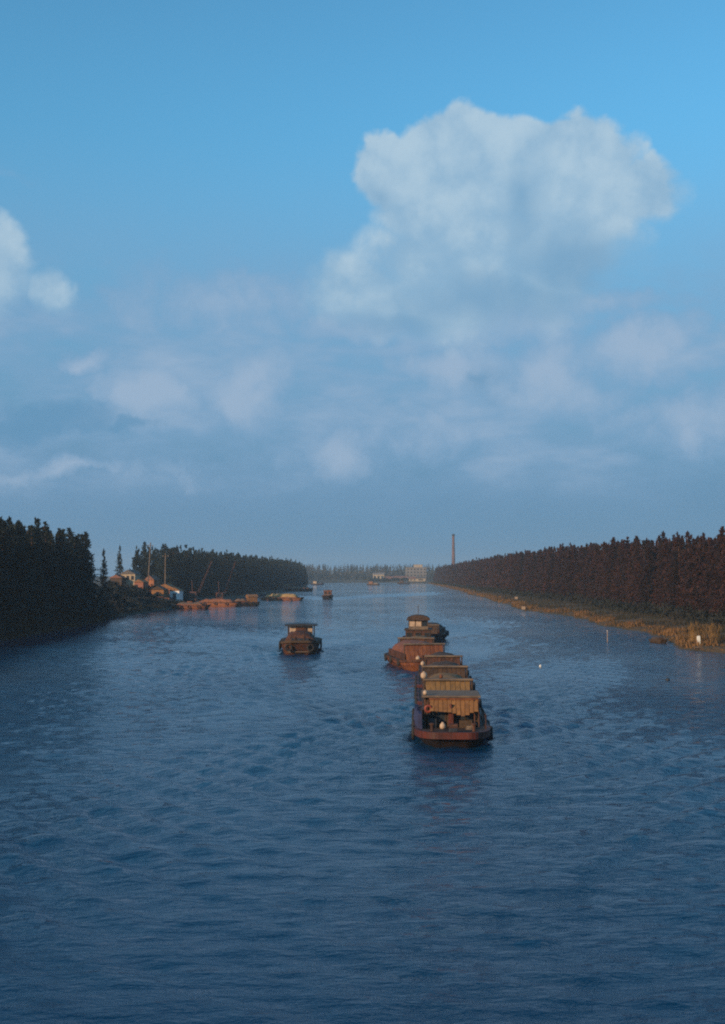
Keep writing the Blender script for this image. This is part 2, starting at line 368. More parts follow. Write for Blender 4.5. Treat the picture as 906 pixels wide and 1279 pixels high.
# ------------------------------------------------------------------ trees
def leaves(C0, Dv, Ln, Wd, roll, rg):
    """pointed leaf sprays: one two-triangle diamond each, centre line along Dv"""
    n = len(C0); Dv = Dv / np.linalg.norm(Dv, axis=1, keepdims=True)
    rnd = rg.normal(size=(n, 3)) * roll + np.array([0, 0, 1.0]); rnd[:, :2] += rg.normal(size=(n, 2)) * .4
    s = np.cross(Dv, rnd); s /= np.linalg.norm(s, axis=1, keepdims=True) + 1e-9
    a = C0 - Dv * Ln[:, None] * .5; c = C0 + Dv * Ln[:, None] * .5
    l = C0 + s * Wd[:, None] * .5; r = C0 - s * Wd[:, None] * .5
    V = np.stack([a, l, c, r], 1).reshape(-1, 3)
    return V, np.arange(n * 4).reshape(-1, 4)
def crown_geo(seed, H, Rm, n, lz=.10, leaf=1.0, ragged=.28, shape=.85):
    rg = np.random.default_rng(seed)
    nb = max(30, int(n / 11)); z0 = H * lz
    u = rg.random(nb) ** 1.15; bz = z0 + (H - z0) * (1 - np.sqrt(1 - u * .985)) * 1.0
    bz = np.sort(np.clip(z0 + (H - z0) * (1 - (1 - u) ** .72), z0, H * .985))
    br = Rm * np.clip(1 - (bz - z0) / (H - z0), .03, 1) ** shape * (1 + ragged * rg.normal(size=nb)) * np.interp((bz - z0) / (H - z0), [0, .10, .2, 1], [.72, .95, 1, 1])
    br = np.clip(br, .22, None); ba = rg.random(nb) * 2 * PI; droop = rg.normal(-.10, .22, nb) + np.interp(bz / H, [0, .6, 1], [-.12, .05, .5])
    k_ = int(n / nb) + 1
    t = (np.arange(k_) + rg.random((nb, k_))) / k_; t = .12 + .93 * t ** .8
    A = ba[:, None] + rg.normal(size=(nb, k_)) * .16
    rr = br[:, None] * t
    C0 = np.stack([np.cos(A) * rr, np.sin(A) * rr, bz[:, None] + droop[:, None] * rr + rg.normal(size=(nb, k_)) * .16], 2).reshape(-1, 3)
    Dv = np.stack([np.cos(A), np.sin(A), np.broadcast_to(droop[:, None], A.shape)], 2).reshape(-1, 3) + rg.normal(size=(nb * k_, 3)) * np.array([.4, .4, .75])
    N = len(C0); sc = leaf * np.interp(C0[:, 2] / H, [0, 1], [1.1, .65])
    V, Q = leaves(C0, Dv, sc * rg.uniform(.7, 1.5, N), sc * rg.uniform(.28, .55, N), .9, rg)
    tip = np.stack([rg.normal(size=14) * .06, rg.normal(size=14) * .06, H * np.linspace(.955, 1.0, 14)], 1)
    V2, Q2 = leaves(tip, np.tile([[.05, .05, 1.0]], (14, 1)) + rg.normal(size=(14, 3)) * .35, np.full(14, .8 * leaf), np.full(14, .28 * leaf), .9, rg)
    return np.concatenate([V, V2]), np.concatenate([Q, Q2 + len(V)])
def trunk_mesh(seed, H):
    rd = random.Random(seed); mb = MB()
    path = [(rd.gauss(0, .05) * i, rd.gauss(0, .05) * i, H * f) for i, f in enumerate((-.02, .05, .25, .5, .75, .97))]
    mb.tube(path, .30, 8, .04)
    for i in range(34):                                       # limbs
        z = H * rd.uniform(.12, .9); a = rd.uniform(0, 6.28); l = 2.7 * (1 - z / H) ** .8 * rd.uniform(.6, 1)
        mb.tube([(0, 0, z), (math.cos(a) * l, math.sin(a) * l, z + rd.uniform(-.3, .25) * l)], .07 * (1 - z / H) + .025, 4, .012)
    return mb.build('trunk', 'bark', link=False).data
TV = []
for s in range(7):
    V, Q = crown_geo(100 + s, 21.0, [2.9, 2.6, 3.2, 2.8, 3.0, 2.5, 3.3][s], 3300, leaf=.80, shape=.68)
    TV.append((V, Q, trunk_mesh(s, 21.0)))
CR = {}
for m in ('leafgreen', 'leafrust'):
    CR[m] = [np_mesh('crown', V, Q, m) for V, Q, _ in TV]
def tree(x, d, h, m, label, group, wide=1.0, name='conifer_tree'):
    i = random.randrange(7); z = float(gz(np.array(x), np.array(d))) - .1
    t = thing(name, label, 'tree', (x, d, z), random.uniform(0, 6.28), group)
    kz = h / 21.0; t.scale = (kz * wide, kz * wide, kz)
    link('trunk', TV[i][2], t); link('crown', CR[m][i], t)
    return t
LOW = [crown_geo(300 + s, 21.0, 3.1, 520, leaf=1.75, shape=.65) for s in range(5)]
def forest(name, pts, m):
    """the trees past the limit, as one mass"""
    VV, QQ, o = [], [], 0
    for (x, d, h) in pts:
        V, Q = LOW[random.randrange(5)]; a = random.uniform(0, 6.28); c, s_ = math.cos(a), math.sin(a); kz = h / 21
        V2 = np.stack([(V[:, 0] * c - V[:, 1] * s_) * kz, (V[:, 0] * s_ + V[:, 1] * c) * kz, V[:, 2] * kz], 1) + np.array([x, d, float(gz(np.array(x), np.array(d)))])
        VV.append(V2); QQ.append(Q + o); o += len(V)
    return tag(link(name, np_mesh(name, np.concatenate(VV), np.concatenate(QQ), m)), kind='stuff')
def hgt(d, base=20.4): return base + random.gauss(0, .65) + (random.random() < .12) * random.uniform(.6, 1.8)

# right bank: a wall of autumn-coloured dawn redwoods
d = 150.0; rest = []
while d < 1390:
    edge = np.interp(d, [150, 300, 530, 800, 1100, 1390], [69.5, 70.5, 71, 75, 79, 84])
    if d < 560:
        tree(edge + random.gauss(0, .7), d, np.interp(d, [235, 430, 765], [16.4, 18.0, 18.0]) + hgt(d, 0), 'leafrust', 'reddish brown conifer in the front row of the right bank tree wall', 'front row of conifers along the right bank', 1.15)
    else: rest.append((edge + random.gauss(0, .8), d, np.interp(d, [560, 900, 1390], [18, 18, 15.6]) + .8 * hgt(d, 0)))
    d += random.uniform(3.0, 4.2)
for row in (1, 2, 3, 4):
    d = 150.0 + row
    while d < 1390:
        edge = np.interp(d, [150, 300, 530, 800, 1100, 1390], [69.5, 70.5, 71, 75, 79, 84]) + row * 4.2
        if d < 420 and row < 2:
            tree(edge + random.gauss(0, .8), d, np.interp(d, [235, 430, 765], [16.6, 18.2, 18.2]) + hgt(d, 0), 'leafrust', 'reddish brown conifer in the second row of the right bank tree wall', 'second row of conifers along the right bank', 1.2)
        else: rest.append((edge + random.gauss(0, .9), d, np.interp(d, [235, 430, 900, 1390], [16.4, 18.2, 18, 15.6]) + .8 * hgt(d, 0)))
        d += random.uniform(3.6, 5.2) * (1 if d < 800 else 1.5)
forest('woodland', rest, 'leafrust')

# left bank: the near dark block, a lone spire, then the long grove
rest = []
for row in range(6):
    d = 178.0 + row * .7
    dend = [284, 287, 286, 290, 292, 296][row]
    while d < dend:
        x = -64.5 - row * 4.0 + random.gauss(0, .7)
        if row < 3: tree(x, d, hgt(d, 19.3), 'leafgreen', 'dark green conifer in the near tree block on the left bank', 'near block of conifers on the left bank', 1.25)
        else: rest.append((x, d, hgt(d, 19.3)))
        d += random.uniform(3.2, 4.6)
tree(ray(150, 486), 486, 20.5, 'leafgreen', 'slim lone conifer spire standing in the gap beside the houses', None, .75)
tree(ray(181, 484), 484, 22.0, 'leafgreen', 'broad pointed conifer at the near end of the left grove, behind the houses', None, 1.35)
tree(ray(171, 490), 490, 17.5, 'leafgreen', 'shorter conifer leaning on the broad pointed one by the houses', None, 1.2)
tree(ray(130, 306), 306, 17.0, 'leafgreen', 'thin conifer at the canal end of the near left block', None, .7)
tree(ray(204, 476), 476, 20.8, 'leafgreen', 'round topped conifer behind the tall poles on the left bank', None, 1.4)
for row in range(6):
    d = 462.0 + row * 5
    while d < 1050:
        edge = np.interp(d, [462, 520, 785, 1031], [-76, -66, -58, -50]) - row * 4.3 + random.gauss(0, .8)
        h = hgt(d, np.interp(d, [460, 600, 1000, 1050], [18.4, 18.8, 18.8, 16]))
        if row < 1 and d < 640: tree(edge, d, h, 'leafgreen', 'dark conifer in the front of the long grove behind the moored barges', 'long grove of conifers on the left bank', 1.15)
        else: rest.append((edge, d, h))
        d += random.uniform(3.4, 5.0) * (1 if row < 3 else 1.6)
forest('woodland', rest, 'leafgreen')

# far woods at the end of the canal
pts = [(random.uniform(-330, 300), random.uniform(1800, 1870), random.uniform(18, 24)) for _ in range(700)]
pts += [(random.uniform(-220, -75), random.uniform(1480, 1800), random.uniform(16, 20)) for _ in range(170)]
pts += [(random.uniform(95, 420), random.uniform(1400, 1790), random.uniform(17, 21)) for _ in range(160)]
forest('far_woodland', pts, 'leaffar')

# shaded undergrowth below the trees
def scatter(name, N, xf, m, hmax, leaf, dr, pw=1.6):
    rg = np.random.default_rng(N)
    dd = dr[0] * (dr[1] / dr[0]) ** rg.random(N); xx = xf(dd, rg.random(N), rg)
    clump = .5 + .5 * np.sin(dd * .35 + xx * .5) * np.sin(dd * .13 + 1)
    hh_ = hmax * (.35 + .65 * clump) * rg.random(N) ** .8
    C0 = np.stack([xx, dd, gz(xx, dd) + hh_], 1); Dv = rg.normal(size=(N, 3)) * .6 + np.array([0, 0, .5])
    return tag(link(name, np_mesh(name, *leaves(C0, Dv, leaf * rg.uniform(.6, 1.4, N), leaf * rg.uniform(.3, .7, N), 1.0, rg), m)), kind='stuff')
scatter('undergrowth', 32000, lambda d, u, g: np.interp(d, [150, 300, 530, 800, 1100, 1390], [62.5, 63.5, 64.5, 69, 73, 77]) + 14 * u, 'bush', 3.0, .8, (145, 1390))
scatter('undergrowth', 20000, lambda d, u, g: xl(d) + .3 - 9 * u, 'bush', 2.6, .7, (165, 312))
scatter('undergrowth', 9000, lambda d, u, g: np.interp(d, [455, 470, 520, 785, 1031], [-70, -70, -62, -54, -48]) - 9 * u, 'bush', 2.6, .9, (455, 1045))
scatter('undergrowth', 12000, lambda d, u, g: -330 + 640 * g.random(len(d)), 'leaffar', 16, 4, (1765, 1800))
scatter('undergrowth', 11000, lambda d, u, g: xl(d) - .3 - 9 * u, 'bush', 1.7, .6, (300, 425))

# reeds along the right water's edge, grass on the slope behind
def reeds(name, N, dr, s0, s1, h0, h1, m, w, clumpy=True, side=1):
    rg = np.random.default_rng(N + 5)
    dd = dr[0] * (dr[1] / dr[0]) ** rg.random(N); s = s0 + (s1 - s0) * rg.random(N) ** 1.3
    xx = (xr(dd) + s) if side > 0 else (xl(dd) - s)
    cl = np.clip(.50 + .55 * np.sin(dd * .21 + s * .3) + .35 * np.sin(dd * .57 + 2) , .12, 1.2) if clumpy else np.ones(N)
    h = (h0 + (h1 - h0) * rg.random(N)) * cl
    z = gz(xx, dd) - .1; lean = rg.normal(size=(N, 2)) * .16
    a = rg.random(N) * PI; sx, sy = np.cos(a) * w, np.sin(a) * w
    b0 = np.stack([xx - sx, dd - sy, z], 1); b1 = np.stack([xx + sx, dd + sy, z], 1)
    mid = np.stack([xx + lean[:, 0] * h * .4, dd + lean[:, 1] * h * .4, z + h * .6], 1)
    m0 = mid - np.stack([sx, sy, 0 * sx], 1) * .8; m1 = mid + np.stack([sx, sy, 0 * sx], 1) * .8
    tp = np.stack([xx + lean[:, 0] * h, dd + lean[:, 1] * h, z + h], 1)
    t0 = tp - np.stack([sx, sy, 0 * sx], 1) * .15; t1 = tp + np.stack([sx, sy, 0 * sx], 1) * .15
    V = np.stack([b0, b1, m1, m0, t1, t0], 1).reshape(-1, 3); i = np.arange(N)[:, None] * 6
    Q = np.concatenate([i + np.array([[0, 1, 2, 3]]), i + np.array([[3, 2, 4, 5]])])
    return tag(link(name, np_mesh(name, V, Q, m)), kind='stuff')
reeds('reeds', 30000, (150, 1380), .5, 4.2, .4, 1.3, 'reed', .05)
reeds('grass', 34000, (150, 1380), 2, 17, .4, 1.1, 'grass', .07)
reeds('reeds', 5000, (165, 300), .1, 3.5, .5, 1.3, 'reed', .05, side=-1)

# ------------------------------------------------------------------ vessels
def plan(L, B, tb=.26, blunt=.42, ts=.12, sb=.75, n=26):
    """half-breadth at stations from bow (-L/2) to stern (+L/2)"""
    st = []
    for i in range(n + 1):
        t = (i / n) ** 2.0
        f = 1.0
        if t < tb: f = blunt + (1 - blunt) * math.sqrt(max(0, 1 - (1 - t / tb) ** 2))
        if t > 1 - ts: f = min(f, sb + (1 - sb) * math.sqrt(max(0, 1 - ((t - 1 + ts) / ts) ** 2)))
        st.append((-L / 2 + t * L, f * B / 2))
    return st
def hull_parts(root, L, B, fb, mats=('hull', 'red', 'deck'), sheer=.35, rake=1.2, tb=.26, blunt=.42, rail=.22, railh=.28, flare=.82):
    st = plan(L, B, tb, blunt)
    top = lambda y: fb + sheer * max(0, -y / (L / 2)) ** 3 + sheer * .4 * max(0, y / (L / 2)) ** 3
    def ring(y, w):
        z = top(y); t = (y + L / 2) / L; sh = rake * max(0, 1 - t / .22) ** 1.0; shs = -rake * .5 * max(0, (t - .85) / .15)
        return [(-w, y, z), (-w * .985, y + sh * .25 + shs * .25, z * .55), (-w * flare, y + sh * .7 + shs * .7, 0), (-w * flare * .85, y + sh + shs, -.45),
                (w * flare * .85, y + sh + shs, -.45), (w * flare, y + sh * .7 + shs * .7, 0), (w * .985, y + sh * .25 + shs * .25, z * .55), (w, y, z)]
    MB().loft([ring(y, w) for y, w in st]).build('hull', mats[0], root)
    path = [(w + .02, y, top(y) - railh * .25) for y, w in st]
    full = [(-x, y, z) for x, y, z in reversed(path)] + path
    MB().bar(full, rail, railh).build('gunwale', mats[1], root)
    MB().loft([[(-w * .96, y, top(y) + .03), (w * .96, y, top(y) + .03), (w * .96, y, top(y) - .08), (-w * .96, y, top(y) - .08)] for y, w in st]).build('deck', mats[2], root)
    return st, top
def bollards(root, y, z, xs):
    for x in xs:
        MB().lathe([(.13, 0), (.11, .05), (.11, .38), (.19, .40), (.19, .50), (.08, .53)], (x, y, z)).build('bollard', 'rust', root)
def mound(name, m, root, x0, x1, y0, y1, z0, h, seed=0, pw=.5, bump=.12):
    """a lumpy covered load with sagging folds"""
    nx, ny = 18, 24; rd = random.Random(seed); V = []
    for j in range(ny + 1):
        for i in range(nx + 1):
            u, v = i / nx * 2 - 1, j / ny * 2 - 1
            pf = max(0, 1 - abs(u) ** 2.6) ** pw * max(0, 1 - abs(v) ** 5) ** .5
            x, y = x0 + (x1 - x0) * i / nx, y0 + (y1 - y0) * j / ny
            V.append((x, y, z0 + h * pf + bump * pf * (mnoise.noise((x * 1.1 + seed, y * .9, 0)) * 1.3 + .5 * mnoise.noise((x * 3, y * 3, seed)))))
    Fq = [(j * (nx + 1) + i, j * (nx + 1) + i + 1, (j + 1) * (nx + 1) + i + 1, (j + 1) * (nx + 1) + i) for j in range(ny) for i in range(nx)]
    o = len(V); mb = MB(); mb.v = V; mb.f = Fq
    edge = [i for i in range(nx + 1)] + [j * (nx + 1) + nx for j in range(1, ny + 1)] + [ny * (nx + 1) + i for i in reversed(range(nx))] + [j * (nx + 1) for j in reversed(range(1, ny))]
    for a in edge: mb.v.append((V[a][0], V[a][1], z0 - .25))
    n = len(edge)
    for a in range(n): mb.f.append((edge[a], o + a, o + (a + 1) % n, edge[(a + 1) % n]))
    return mb.build(name, m, root, smooth=True)
def tyre(root, c, axis, r=.36):
    MB().torus(c, r, .13, axis).build('tyre_fender', 'rubber', root, smooth=True)
def window(root, x0, x1, z0, z1, y, m='wood', face=-1):
    """window set in a wall facing -Y at y: a frame standing proud with a pane behind it"""
    t = .07; f = MB()
    a, b = y + face * .05, y + .03 * -face
    ya, yb = min(a, b), max(a, b)
    f.box(x0 - t, x0, ya, yb, z0 - t, z1 + t).box(x1, x1 + t, ya, yb, z0 - t, z1 + t).box(x0, x1, ya, yb, z1, z1 + t).box(x0, x1, ya, yb, z0 - t, z0)
    xm = (x0 + x1) / 2; f.box(xm - .025, xm + .025, ya, yb, z0, z1)
    fr = f.build('window', m, root)
    MB().box(x0, x1, y + face * .012 - .008, y + face * .012 + .008, z0, z1).build('pane', 'glass', fr)

def cargo_barge(loc, rz, label, L=13.6, B=5.0, fb=.75, cover='tan', front='tan', ch=1.45, mats=('hull', 'red', 'deck'), seed=0, board='roof', pw=.5, blunt=.42, hold=('rust',)):
    """open-hold canal barge whose load is covered and closed off in front by a sloping panel under a cross beam"""
    t = thing('cargo_barge', label, 'barge', loc, rz)
    st, top = hull_parts(t, L, B, fb, mats, blunt=blunt)
    y0, y1 = -L / 2 + 3.6, L / 2 - 1.5; w = B / 2 - .48; c = MB(); zt = fb + .55
    for s in (-1, 1): c.box(s * w - .06, s * w + .06, y0, y1, fb, zt + .25)
    c.box(-w + .06, w - .06, y1 - .12, y1, fb, zt + .25).build('coaming', hold[0], t)
    mound('load_cover', cover, t, -w + .1, w - .1, y0 + .55, y1 - .2, zt, ch - .30, seed, pw)
    # sloping front panel and the board capping it
    fz = fb + ch + .12; p = MB()
    n = 9
    for i in range(n):                                          # the panel's boards
        a, b_ = -w + .12 + (2 * w - .24) * i / n, -w + .12 + (2 * w - .24) * (i + 1) / n
        dz_ = random.uniform(-.03, .03)
        MB().loft([[(a, y0 - .42 + dz_, fb), (b_ - .03, y0 - .42 + dz_, fb), (b_ - .03, y0 - .34 + dz_, fb), (a, y0 - .34 + dz_, fb)],
                   [(a, y0 + .30 + dz_, fz), (b_ - .03, y0 + .30 + dz_, fz), (b_ - .03, y0 + .38 + dz_, fz), (a, y0 + .38 + dz_, fz)]]).build('front_board', front, t)
    MB().box(-w - .12, w + .12, y0 + .05, y0 + .75, fz + .004, fz + .16).build('cross_beam', board, t, bevel=.03)
    MB().tube([(w + .02, y0 + .2, fb), (w + .02, y0 + .25, fz)], .07).build('post', 'wood', t)
    MB().tube([(-w - .02, y0 + .2, fb), (-w - .02, y0 + .25, fz)], .07).build('post', 'wood', t)
    bollards(t, -L / 2 + 1.4, top(-L / 2 + 1.4) + .03, (-.7, .7))
    for yy in (-L * .22, L * .1, L * .32):
        for s in (-1, 1): tyre(t, (s * (B / 2 + .17), yy, fb - .2), 'x')
    return t, y0, w, fz

# --- the convoy
# nearest barge: deckhouse at its near end
L1, B1 = 16.5, 4.7; c1 = (6.1, 76.2 + L1 / 2, 0)
t = thing('cargo_barge', 'nearest barge of the convoy, red rimmed round bow and boarded deckhouse', 'barge', c1, R(-2.5))
st, top = hull_parts(t, L1, B1, .82, ('hull', 'red', 'deck'), blunt=.40, tb=.20, rail=.26, railh=.42, sheer=.12)
fy = -L1 / 2 + 4.3; zf = .86; w = 1.82
wl = MB()                                                       # front wall with two real openings and side walls
wz0, wz1 = zf + .25, zf + 1.02
wl.box(-w, -1.55, fy, fy + .1, zf, zf + 1.75).box(-.45, .35, fy, fy + .1, zf, zf + 1.75).box(1.45, w, fy, fy + .1, zf, zf + 1.75)
wl.box(-1.55, -.45, fy, fy + .1, zf, wz0).box(.35, 1.45, fy, fy + .1, zf, wz0)
wl.box(-1.55, -.45, fy, fy + .1, wz1, zf + 1.75).box(.35, 1.45, fy, fy + .1, wz1, zf + 1.75)
wl.box(-w, -w + .1, fy + .1, fy + 3.6, zf, zf + 1.75).box(w - .1, w, fy + .1, fy + 3.6, zf, zf + 1.75).box(-w + .1, w - .1, fy + 3.5, fy + 3.6, zf, zf + 1.75)
wl.build('deckhouse_wall', 'wood', t)
window(t, -1.55, -.45, wz0, wz1, fy); window(t, .35, 1.45, wz0, wz1, fy)
n = 11
for i in range(n):                                              # tan boards sloping out under the roof edge, arched lower ends
    a = -1.45 + 3.2 * i / n; b_ = a + 3.2 / n - .025; u = abs((a + b_) / 2 - .1) / 1.75
    zb = zf + 1.05 - .28 * math.exp(-((((a + b_) / 2) - .75) / .5) ** 2) + .10 * u; dd = random.uniform(-.02, .02)
    MB().loft([[(a, fy - .95 + dd, zb), (b_, fy - .95 + dd, zb), (b_, fy - .89 + dd, zb), (a, fy - .89 + dd, zb)],
               [(a, fy - .12 + dd, zf + 1.80), (b_, fy - .12 + dd, zf + 1.80), (b_, fy - .06 + dd, zf + 1.80), (a, fy - .06 + dd, zf + 1.80)]]).build('awning_board', 'tan', t)
MB().box(-1.5, 1.78, fy - .2, fy - .08, zf + 1.81, zf + 1.90).build('awning_batten', 'orange', t)
MB().box(-w - .15, w + .12, fy - .02, fy + 3.8, zf + 1.91, zf + 2.05).build('roof', 'roof', t, bevel=.03)
for x in (-1.75, -1.55, 1.5, 1.78): MB().tube([(x, fy - .85, zf), (x, fy - .18, zf + 1.8)], .05).build('post', 'rust', t)
MB().box(-.22, .12, fy - .55, fy - .3, zf, zf + 1.25).build('ladder_box', 'red', t, bevel=.03)
MB().tube([(-.05, fy - .6, zf + 1.2), (-.05, fy - .6, zf + 1.55)], .09).build('vent_pipe', 'red', t)
MB().box(-1.5, -1.0, fy - .75, fy - .25, zf, zf + .62).build('locker', 'dark', t, bevel=.03)
MB().box(.5, 1.35, fy - .7, fy - .2, zf, zf + .5).build('locker', 'wood', t, bevel=.03)
for r_, zz in ((.30, .05), (.27, .13), (.24, .21)): MB().torus((1.2, fy - 1.5, zf + zz), r_, .05, 'z', 16, 5).build('rope_coil', 'roof', t)
for s in (-1, 1):
    for yy in (fy - 1.6, fy - .2, fy + 1.4, fy + 3.0): MB().tube([(s * 2.18, yy, .9), (s * 2.18, yy, 1.85)], .03, 6).build('stanchion', 'rust', t)
    MB().tube([(s * 2.18, fy - 1.6, 1.82), (s * 2.18, fy + 3.0, 1.82)], .025, 5).build('hand_rail', 'rust', t)
y0, y1 = fy + 4.2, L1 / 2 - 1.2
cm = MB()
for s in (-1, 1): cm.box(s * 1.86 - .06, s * 1.86 + .06, y0, y1, .82, 1.5)
cm.box(-1.8, 1.8, y1 - .12, y1, .82, 1.5).box(-1.8, 1.8, y0, y0 + .12, .82, 1.5).build('coaming', 'rust', t)
mound('load_cover', 'olive', t, -1.75, 1.75, y0 + .2, y1 - .2, 1.35, .75, 4)
bollards(t, -L1 / 2 + 1.3, .95, (-1.35, 1.35))
MB().box(-.28, .28, -L1 / 2 + .3, -L1 / 2 + 1.0, .9, 1.25).build('winch', 'dark', t, bevel=.04)
MB().lathe([(.20, -.28), (.20, .28)], (0, 0, 0), 10).build('winch_drum', 'rust', t).matrix_local = Matrix.Translation((0, -L1 / 2 + .65, 1.32)) @ Matrix.Rotation(PI / 2, 4, 'Y')
for yy in (-4.6, -1.5, 2, 5.5):
    for s in (-1, 1): tyre(t, (s * (B1 / 2 + .2), yy, .55), 'x')
m1 = Matrix.Translation(c1) @ Matrix.Rotation(R(-2.5), 4, 'Z')
def on1(x, y, z): return m1 @ Vector((x, y, z))
tag(MB().lathe([(.05, 0), (.25, .02), (.30, .2), (.29, .42), (.20, .58), (.12, .66), (.12, .74)], n=14).build('round_jar', 'cream', None, True),
    'pale round jar on the bow deck in front of the left deckhouse window', 'jar').scale = (.66, .66, .60)
bpy.data.objects['round_jar'].location = on1(-.62, fy - 1.2, .87)
tag(MB().torus((0, 0, 0), .20, .085, 'y', 16, 8).build('life_ring', 'buoyred', None, True), 'dull red life ring hung on the left post of the deckhouse', 'life ring').location = on1(-1.55, fy - .66, zf + 1.25)
tp = MB()                                                       # folded blue sheet standing along the left gangway
tp.loft([[(-.16 + .05 * math.sin(i * 1.7), i * .42, 0), (.18 + .04 * math.sin(i * 2.3), i * .42, 0), (.13 + .05 * math.sin(i * 1.1), i * .42, 1.0 + .14 * math.sin(i * 1.3)), (-.1 + .05 * math.cos(i), i * .42, 1.08 + .14 * math.sin(i * 1.3))] for i in range(14)])
tag(tp.build('blue_sheet', 'blue'), 'folded blue sheet along the left gangway of the nearest barge', 'plastic sheet').location = on1(-2.14, fy - 1.7, .86)
def drum(loc, label, m='cream', s=1.0):
    o = MB().lathe([(.06, 0), (.2, .03), (.29, .14), (.32, .3), (.29, .46), (.2, .57), (.09, .62), (.07, .70)], n=14).build('float', m, None, True)
    tag(o, label, 'float', 'round floats on the convoy'); o.location = loc; o.scale = (s, s, s); return o
drum(on1(-1.75, fy + .35, zf + 2.05), 'small pale float at the left end of the nearest deckhouse roof', 'cream', .5)

b2, y0, w, fz = cargo_barge((7.0, 93.6 + 6.6, 0), R(-2), 'barge with yellowish brown front boards right behind the nearest barge', cover='olive', front='olive', ch=1.55, seed=2, L=13.2, B=4.75)
drum((6.85 - w, 93.6 + 6.6 + y0 + .3, fz + .15), 'large cream float on the left end of the second barge, the one with yellowish boards', 'cream', .85)
drum((6.85 - .5, 93.6 + 6.6 + y0 + .45, fz + .16), 'small orange float near the middle of the beam on the yellowish barge', 'orange', .5)
b3, y0, w, fz = cargo_barge((7.75, 108 + 6.6, 0), R(-2.5), 'barge with dark brown front boards third from the near end', cover='darktarp', front='darktarp', ch=1.5, seed=3, L=13.2)
drum((7.6 - w, 108 + 6.6 + y0 + .3, fz + .15), 'cream float on the left end of the dark brown barge beam', 'cream', .62)
b4, y0, w, fz = cargo_barge((8.6, 122 + 6.6, 0), R(-3), 'barge with rust brown front boards fourth from the near end', cover='darktarp', front='rust', ch=1.5, seed=5, L=13.2, B=4.7)
# the one swung out to the left
b5, y0, w, fz = cargo_barge((6.55, 137.4 + 6.3, 0), R(9), 'orange rust barge swung out to the left of the line', cover='orange', front='orange', ch=1.7, mats=('orange', 'rust', 'deck'), seed=8, L=15.5, B=5.6, fb=1.0, board='roof')
lb = Matrix.Translation((6.55, 143.7, 0)) @ Matrix.Rotation(R(9), 4, 'Z')
drum(lb @ Vector((-.95, y0 - .75, 1.05)), 'cream float standing on the bow of the orange rust barge', 'cream', .85)
b6, y0, w, fz = cargo_barge((7.4, 155.5 + 6.5, 0), R(-7), 'brown tarpaulin covered barge just ahead of the tug', cover='olive', front='rust', ch=1.6, mats=('hull', 'rust', 'deck'), seed=9, L=13, B=5.6, pw=.9)
b8, y0, w, fz = cargo_barge((10.9, 199, 0), R(-9), 'dark barge on the far side of the tug', cover='darktarp', front='darktarp', ch=1.4, mats=('hull', 'hull', 'deck'), seed=11, L=17, B=5.2, fb=1.2)

# tug in the convoy
def tug():
    t = thing('tug_boat', 'tug with pale fronted wheelhouse and rounded canopy at the far end of the convoy', 'tug', (8.5, 183.5, 0), R(-3))
    st, top = hull_parts(t, 13, 4.8, 1.15, ('hull', 'rust', 'deck'), blunt=.3, tb=.34)
    MB().box(-1.9, 1.9, -3.0, 3.5, 1.18, 2.55).build('deckhouse', 'rust', t, bevel=.05)
    for x in (-1.35, 0, 1.35): window(t, x - .38, x + .38, 1.65, 2.2, -3.0)
    MB().box(-2.1, 2.1, -3.2, 3.7, 2.553, 2.68).build('deckhouse_roof', 'wood', t, bevel=.03)
    wh = MB(); wh.box(-1.45, 1.45, -2.4, 1.0, 2.683, 3.15)
    wh.build('wheelhouse', 'roof', t, bevel=.04)
    for x in (-1.4, -.45, .5, 1.4):
        for y in (-2.35, .95): MB().box(x - .06, x + .06, y - .05, y + .05, 3.152, 4.05).build('wheelhouse_post', 'wood', t)
    for i in range(3):
        a = -1.33 + .95 * i; MB().box(a, a + .82, -2.37, -2.34, 3.16, 4.04).build('windscreen', 'cream' if i < 2 else 'glass', t)
    n = 9                                                       # the rounded canopy
    MB().loft([[(-1.8, y, 4.05), *[(1.8 * math.cos(PI - PI * i / n), y, 4.07 + .75 * math.sin(PI * i / n)) for i in range(1, n)], (1.8, y, 4.05)] for y in (-2.8, -1, 1.5)]).build('canopy', 'darktarp', t)
    MB().tube([(1.2, 2.2, 2.68), (1.2, 2.2, 4.4)], .2, 10, .17).build('funnel', 'dark', t)
    MB().tube([(0, .8, 4.8), (0, .8, 6.2)], .05, 6).build('mast', 'wood', t)
    for s in (-1, 1):
        for y in (-3.5, -1, 1.5, 4): tyre(t, (s * 2.55, y, .75), 'x')
    bollards(t, -5, 1.3, (-.6, .6))
tug()

